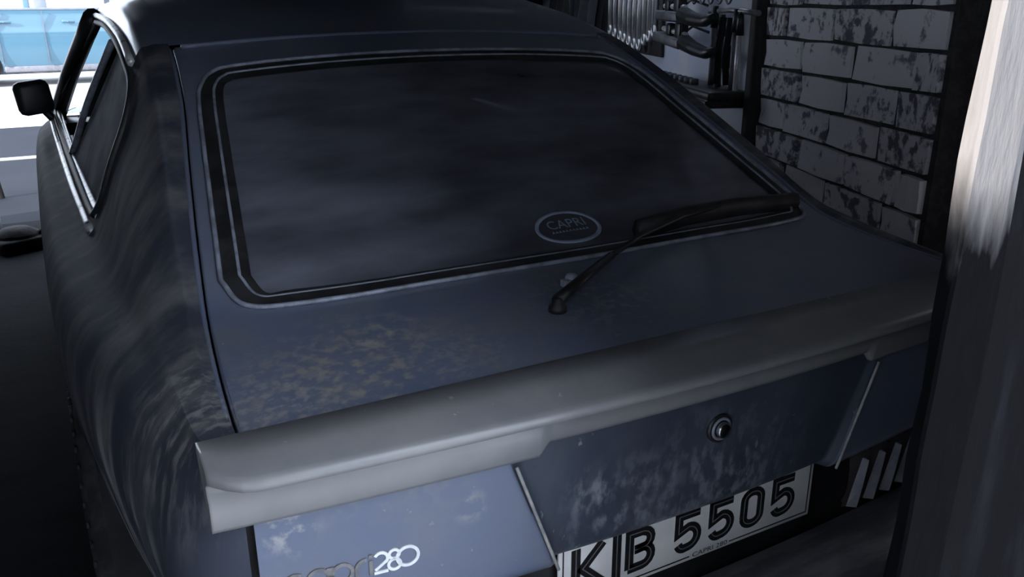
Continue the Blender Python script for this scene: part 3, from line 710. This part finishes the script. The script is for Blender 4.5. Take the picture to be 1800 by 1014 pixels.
ch(K(.022)); ch(I(.096)); ch(Bc(.120)); ch(five(.216)); ch(five(.286)); ch(zero(.354)); ch(five(.424))
build('plate_emblem', join(stroke(arc(.019, .013, .007, 40, 320, 14), .002, pmap, depth=.0008)), 'plate_line', pl, smooth=False)
build('plate_small_lettering', text_vf('CAPRI 280', .0125, lambda u, v, d: pmap(u+.256, v+.005, d), .0008, width=.074), 'plate_black', pl, smooth=False)
for sgn in (-1, 1):
    def lampf(a, b, s=sgn):
        xx = .318+.40*a; z = .505+.098*b; k = ((xx-.318)/.40*7+.8*(1-b)) % 1
        inset = .018*(1-b) if a < .02 else 0
        return (s*(xx+.02*b*(1 if a < .5 else 0)*(1-a*2)), ytail(xx)+.020-.016*k-.006*math.sin(math.pi*b), z)
    lp = build('tail_lamp', box(min(sgn*.312, sgn*.725), max(sgn*.312, sgn*.725), .030, .075, .498, .606, .004), 'black', car)
    vf = grid(lampf, 84, 8)
    build('ribbed_lens', vf if sgn > 0 else (vf[0], [f[::-1] for f in vf[1]]), 'lens', lp, smooth=False)
    for q in range(8):      # slanted lens prisms, coloured pale for light on the ribs
        xa = .325+.048*q; V = []
        for (dx, z, w_) in ((0, .507, .030), (.012, .55, .022), (.026, .598, .006)):
            for (u, dy) in ((0, -.004), (w_*.45, -.016), (w_, -.004)): V.append(Vector((sgn*(xa+dx+u), ytail(xa)+dy+.006, z)))
        F = [[0, 1, 4, 3], [1, 2, 5, 4], [3, 4, 7, 6], [4, 5, 8, 7], [0, 2, 1], [6, 7, 8]]
        build('lens_prism', (V, F if sgn > 0 else [f[::-1] for f in F]), 'lens_rib_lit', lp, smooth=False)
    build('plate_lamp', box(min(sgn*.285, sgn*.318), max(sgn*.285, sgn*.318), .005, .03, .588, .602, .004), 'alloy' if sgn < 0 else 'black', car)
bsec = [(.00, .458), (-.03, .468), (-.060, .474), (-.105, .474), (-.128, .466), (-.140, .450), (-.143, .425), (-.138, .411), (-.132, .403), (-.138, .393), (-.130, .362), (-.06, .352)]
def bump_fn(a, b):
    x = (2*a-1)*.80; i = b*(len(bsec)-1); k = min(int(i), len(bsec)-2); t = i-k
    y = bsec[k][0]+(bsec[k+1][0]-bsec[k][0])*t; z = bsec[k][1]+(bsec[k+1][1]-bsec[k][1])*t
    return (x, y+.05*(x/.8)**2+.10*max(0, (abs(x)-.72)/.08)**2, z)
bu = build('bumper', grid(bump_fn, 60, 30), 'bumper', car); bu['label'] = 'dusty black rear bumper'
build('valance', box(-.72, .72, .03, .09, .24, .42, .02), 'black', car)
# wheels
def wheel(sgn, c):
    x0 = sgn*.875
    tp = [(.20, -.02), (.225, -.004), (.262, 0), (.288, -.012), (.303, -.035), (.305, -.10), (.303, -.165), (.288, -.188), (.25, -.195), (.20, -.19)]
    t = build('tyre', shift(lathe([(r, h if sgn > 0 else -h) for r, h in tp], 48, 'x'), (x0, c[0], c[1])), 'tyre', car)
    rim = [(.001, -.05), (.05, -.035), (.06, -.06), (.17, -.065), (.19, -.03), (.203, -.012), (.207, -.03), (.20, -.06)]
    build('wheel_rim', shift(lathe([(r, h if sgn > 0 else -h) for r, h in rim], 40, 'x'), (x0, c[0], c[1])), 'alloy', t)
    blk = [xf(box(-.004, .002, -.005, .005, .262, .280), Matrix.Translation((x0-sgn*.004, c[0], c[1])) @ Matrix.Rotation(R(a), 4, 'X')) for a in range(0, 360, 8)]
    build('sidewall_ribs', join(*blk), 'tyre', t)['kind'] = 'stuff'
for sgn in (-1, 1):
    wheel(sgn, RW); wheel(sgn, FW)

# ================================================================== TOOLS ON THE RIGHT WALL
def wall_obj(name, vf, m, parent=None, smooth=True): return build(name, xf(vf, MW), m, parent, smooth)
tb = wall_obj('tool_board', box(1.045, 3.10, -.138, -.02, .86, 1.95, .006), 'board', None, False)
tag(tb, 'blue-grey metal board on the far right wall with tools hung on it', 'tool board')
po = wall_obj('timber_upright', box(.993, 1.042, -.138, .03, 0, 2.44, .006), 'timber', None, False)
tag(po, 'dark timber upright between the tool board and painted bricks', 'post')
sb = wall_obj('spanner_rack', box(2.12, 3.06, -.018, -.004, 1.10, 1.92, .003), 'black')
tag(sb, 'black backing rack behind the row of bright spanners', 'rack')
spk = [(2.96, 1.186), (2.855, 1.171), (2.747, 1.160), (2.66, 1.150), (2.565, 1.140), (2.472, 1.132), (2.385, 1.132), (2.30, 1.160), (2.218, 1.179), (2.143, 1.205)]
ordn = ['first', 'second', 'third', 'fourth', 'fifth', 'sixth', 'seventh', 'eighth', 'ninth', 'tenth']
for i, (s, zb) in enumerate(spk):
    L = .36+.012*(i % 3); zt = zb+L
    c = empty('combination_spanner', MW @ Vector((s, .03, zb)), '%s bright steel spanner from the left in the row hung on the board' % ordn[i], 'spanner', 'spanners in a row on the tool board')
    wall_obj('shank', tube([(s, .03, zb+.02), (s-.004, .033, zb+L*.5), (s-.008, .03, zt-.02)], .0125, 8, flat=.6), 'steel', c)
    ring = [(s+.022*math.cos(a), .03, zb+.016+.022*math.sin(a)) for a in [2*math.pi*k/16 for k in range(16)]]
    wall_obj('ring_end', tube(ring, .008, 6, closed=True), 'steel', c)
    jaw = [(s-.008+.026*math.cos(R(a)), .03, zt+.018*0+.026*math.sin(R(a))) for a in range(130, 411, 20)]
    wall_obj('open_jaw', tube(jaw, .009, 6), 'steel', c)
# two gun-shaped hand tools with black handles, sticking out from the board
def gun(name, s, z, tilt, label, k):
    e = empty(name, MW @ Vector((s, .0, z)), label, 'hand tool', 'black-handled hand tools on the board')
    m = Matrix.Translation((s, .10, z)) @ Matrix.Rotation(R(tilt), 4, 'Y')
    def w(n, vf, mt): return wall_obj(n, xf(vf, m), mt, e)
    w('barrel', box(-.02, .38*k, -.03, .03, -.030, .012, .010), 'steel_dark')
    w('rod', tube([(-.04, 0, .030), (.30*k, 0, .030)], .011, 8), 'steel')
    w('handle', join(tube([(-.02, 0, .0), (-.14, 0, -.012), (-.27, 0, -.015), (-.36, 0, .004)], lambda t: .034*(1-.55*t), 10)), 'black')
    w('trigger', box(-.01, .06, -.02, .02, .005, .075, .01), 'black'); w('catch', box(.12, .18, -.018, .018, .01, .06, .01), 'black')
    wall_obj('hook', tube([(s, -.012, z+.035), (s, .06, z+.06), (s, .10, z+.03)], .006, 6), 'steel_dark', e)
gun('sealant_gun', 1.56, 1.304, -1.0, 'upper black-handled tool with grey barrel on the board', .72)
gun('sealant_gun', 1.53, 1.200, -3.5, 'lower black-handled tool with grey barrel and bright rod on the board', .85)
lt = [(1.318, 1.02, 1.34, .012, 'steel_dark'), (1.245, 1.018, 1.31, .013, 'steel_dark'), (1.165, 1.058, 1.20, .017, 'steel'), (1.113, 1.03, 1.33, .012, 'steel_dark'), (1.075, 1.02, 1.32, .011, 'steel')]
nm = ['leftmost', 'second', 'short thick pale', 'fourth', 'rightmost']
for i, (s, z0, z1, r_, mt) in enumerate(lt):
    e = empty('long_rod_tool', MW @ Vector((s, .05, z0)), '%s of the long upright rods hanging beside the timber upright' % nm[i], 'rod', 'rods hanging at the end of the board')
    wall_obj('rod', tube([(s, .05, z0), (s, .05, z1-.07)], r_, 8), mt, e)
    wall_obj('grip', tube([(s, .05, z1-.08), (s, .05, z1-.03), (s, .05, z1)], lambda t: r_*(1.5-.6*t), 8), 'black', e)
for pts, lb in (([(1.205, .06, 1.30), (1.21, .07, 1.2), (1.205, .07, 1.06)], 'black strap hanging between the two left rods'), ([(1.140, .06, 1.30), (1.14, .07, 1.15), (1.14, .06, 1.06)], 'black strap hanging behind the short thick pale rod')):
    tag(wall_obj('black_strap', tube(pts, .013, 6, flat=.4), 'cloth'), lb, 'strap')
rk = empty('socket_rack', MW @ Vector((1.25, .1, 1.03)), 'black low rack with small round sockets under the tool board', 'rack')
wall_obj('tray', box(1.05, 1.75, .0, .16, 1.005, 1.045, .012), 'black', rk); wall_obj('tray_end', box(1.05, 1.20, .01, .17, .985, 1.015, .008), 'black', rk)
for i in range(7):
    wall_obj('socket', shift(lathe([(.018, 0), (.018, .022), (.013, .024), (.012, .012), (.001, .012)], 14), (1.34+.065*i, .11, 1.0445)), 'steel_dark', rk)
hb = wall_obj('hanging_rail', join(tube([(.95, .04, 1.318), (1.18, .045, 1.326), (1.40, .04, 1.318)], .010, 8)), 'alloy')
tag(hb, 'thin pale rail above the upright rods', 'rail')
rng = empty('wire_rings', MW @ Vector((1.45, .05, 1.36)), 'wire loops hanging at the top of the tool board', 'wire loops')
for i in range(7):
    wall_obj('loop', tube([(1.20+.09*i+.030*math.cos(a), .05, 1.385+.038*math.sin(a)) for a in [2*math.pi*k/16 for k in range(16)]], .004, 5, closed=True), 'steel_dark', rng)
# dark things hanging at the far end of that wall
def hang(s0, s1, z0, z1, label, y=.10):
    def fn(a, b):
        s = s0+(s1-s0)*a; return (s, y+.03*math.sin(a*14)+.02*math.sin(b*6), z0+(z1-z0)*b+.02*math.sin(a*9)*(1-b))
    def fb(a, b): p = fn(a, b); return (p[0], p[1]-.04, p[2])
    g = join(grid(fn, 20, 10), grid(fb, 20, 10))
    tag(wall_obj('hanging_coat', g, 'cloth'), label, 'coat')
hang(2.98, 3.55, .95, 1.75, 'black cloth hanging left of the row of spanners')
hang(3.70, 4.25, 1.0, 1.72, 'black coat hanging farthest along the right wall')
cn = wall_obj('pale_strip', tube([(3.40, .16, 1.75), (3.38, .17, 1.5), (3.34, .17, 1.25)], lambda t: .030*(1-.6*t), 8, flat=.3), 'greypillar')
tag(cn, 'narrow grey strip hanging over the black cloth', 'strip')
pn = wall_obj('daylight_backdrop', box(4.3, 5.0, -.13, .05, 1.29, 1.75, .004), 'board')  # pale box added to stand for daylight past the wall's end
tag(pn, 'pale cabinet added in place of daylight at the far end of the right wall', 'backdrop')

# ================================================================== CLUTTER AT THE GARAGE MOUTH
gx, gy = -1.10, 4.62
e = empty('gearbox_casting', (gx, gy, 0), 'greasy black gearbox lump with a round pale cap on the floor', 'engine part')
build('casing', join(shift(lathe([(.02, 0), (.13, .0), (.14, .03), (.12, .09), (.07, .12), (.01, .125)], 18), (gx-.02, gy+.05, 0)),
                     xf(box(-.16, .10, -.06, .06, 0, .075, .02), Matrix.Translation((gx+.03, gy-.02, 0)) @ Matrix.Rotation(R(25), 4, 'Z'))), 'grease', e)
build('cap', shift(lathe([(.03, 0), (.032, .012), (.024, .020), (.001, .022)], 18), (gx-.015, gy-.03, .074)), 'alloy', e)
build('pipe', tube([(gx+.05, gy, .06), (gx+.11, gy+.03, .09), (gx+.14, gy+.09, .04), (gx+.12, gy+.14, .01)], .016, 8), 'grease', e)
t2 = build('old_tyre', shift(lathe([(.15, .01), (.20, .0), (.265, .01), (.29, .04), (.29, .10), (.265, .13), (.20, .14), (.15, .13), (.14, .07)], 32), (-1.50, 5.05, 0)), 'tyre')
tag(t2, 'old black tyre lying on the floor at the garage mouth', 'tyre')
t3 = build('crumpled_rag', grid(lambda a, b: (-.93+.20*(a-.5)*(1+.2*math.sin(b*7)), 4.95+.22*(b-.5), .005+.075*math.sin(math.pi*a)*math.sin(math.pi*b)*(1+.5*math.sin(a*19+b*11))), 18, 18), 'cloth')
tag(t3, 'crumpled black rag on the floor beside the gearbox lump', 'rag')
bd = build('leaning_board', xf(box(-.05, .0, -.02, .02, 0, 1.2, .004), Matrix.Translation((-1.235, 6.25, 0)) @ Matrix.Rotation(R(-6), 4, 'Y')), 'timber')
tag(bd, 'dark upright board at the left edge of the forecourt', 'board')

# ================================================================== LIGHT BLUE CAR ACROSS THE ROAD
bc = empty('parked_car', (.1, 17.0, 0), 'light blue tall car parked side-on outside in the sun', 'car')
Y0 = 16.2
def bl(name, vf, m, par=bc, smooth=True): return build(name, vf, m, par, smooth)
whl = (-1.85, 1.05)
def bside(yf):
    def fn(a, b):
        x = -2.75+5.05*a; z = .26+1.02*b
        bul = .05*math.sin(math.pi*min(1, b*1.1))+.012*math.exp(-((b-.62)/.05)**2)
        return (x, yf-bul if yf < 17 else yf+bul, z)
    return fn
def blue_side(yf):
    vf = grid(bside(yf), 120, 30)
    for wx in whl:
        vf = cut(vf, [(wx+.37*math.cos(R(a)), .32+.37*math.sin(R(a))) for a in range(0, 360, 6)], (0, 2), .08)
    return vf
bl('body_side', blue_side(Y0), 'blue'); bl('body_side', blue_side(Y0+1.75), 'blue')
bl('body_core', box(-2.75, 2.3, Y0+.04, Y0+1.72, .75, 1.27, .05), 'blue')
bl('underside', box(-2.6, 2.2, Y0+.15, Y0+1.6, .20, .6), 'bluegrey')
bl('sill', box(-1.46, .66, Y0-.03, Y0+.06, .24, .34, .015), 'bluegrey')
bl('roof', box(-1.9, 2.1, Y0+.22, Y0+1.53, 1.78, 1.86, .03), 'blue')
bl('waist_trim', box(-2.4, 2.25, Y0-.01, Y0+.05, 1.255, 1.295, .01), 'greypillar')
for k, (xa, xb, m) in enumerate([(-2.15, -2.0, 'greypillar'), (-1.02, -.93, 'blue'), (-.86, -.66, 'greypillar'), (.34, .46, 'greypillar'), (1.9, 2.1, 'blue')]):
    bl('roof_pillar', xf(box(xa, xb, -.03, .03, 0, .56, .01), Matrix.Translation((0, Y0+.04, 1.27)) @ Matrix.Rotation(R(-18), 4, 'X')), m)
    bl('roof_pillar', xf(box(xa, xb, -.03, .03, 0, .56, .01), Matrix.Translation((0, Y0+1.70, 1.27)) @ Matrix.Rotation(R(18), 4, 'X')), m)
for xa, xb in ((-2.0, -1.02), (-.93, -.86), (-.66, .34), (.46, 1.9)):
    bl('window_pane', xf(box(xa, xb, -.003, .003, 0, .55), Matrix.Translation((0, Y0+.05, 1.27)) @ Matrix.Rotation(R(-18), 4, 'X')), 'glass_clear', bc, False)
for hx in (-1.34, -.37):
    h = bl('door_handle', box(hx-.10, hx+.10, Y0-.085, Y0-.05, 1.05, 1.09, .012), 'blue')
    bl('handle_recess', box(hx-.02, hx+.01, Y0-.090, Y0-.080, 1.055, 1.07), 'bluegrey', h)
for dx in (-1.46, -.76, .42):
    bl('door_gap', box(dx-.004, dx+.004, Y0-.066, Y0-.03, .36, 1.25), 'bluegrey', bc, False)
for wx in whl:
    for yy in (Y0+.02, Y0+1.73):
        t = bl('tyre', shift(lathe([(.18, -.09), (.29, -.10), (.32, -.07), (.32, .07), (.29, .10), (.18, .09)], 32, 'y'), (wx, yy+(.08 if yy < 17 else -.08), .32)), 'tyre')
        bl('wheel_rim', shift(lathe([(.001, -.07), (.17, -.075), (.19, -.09), (.19, .09), (.001, .07)], 24, 'y'), (wx, yy+(.08 if yy < 17 else -.08), .32)), 'alloy', t)
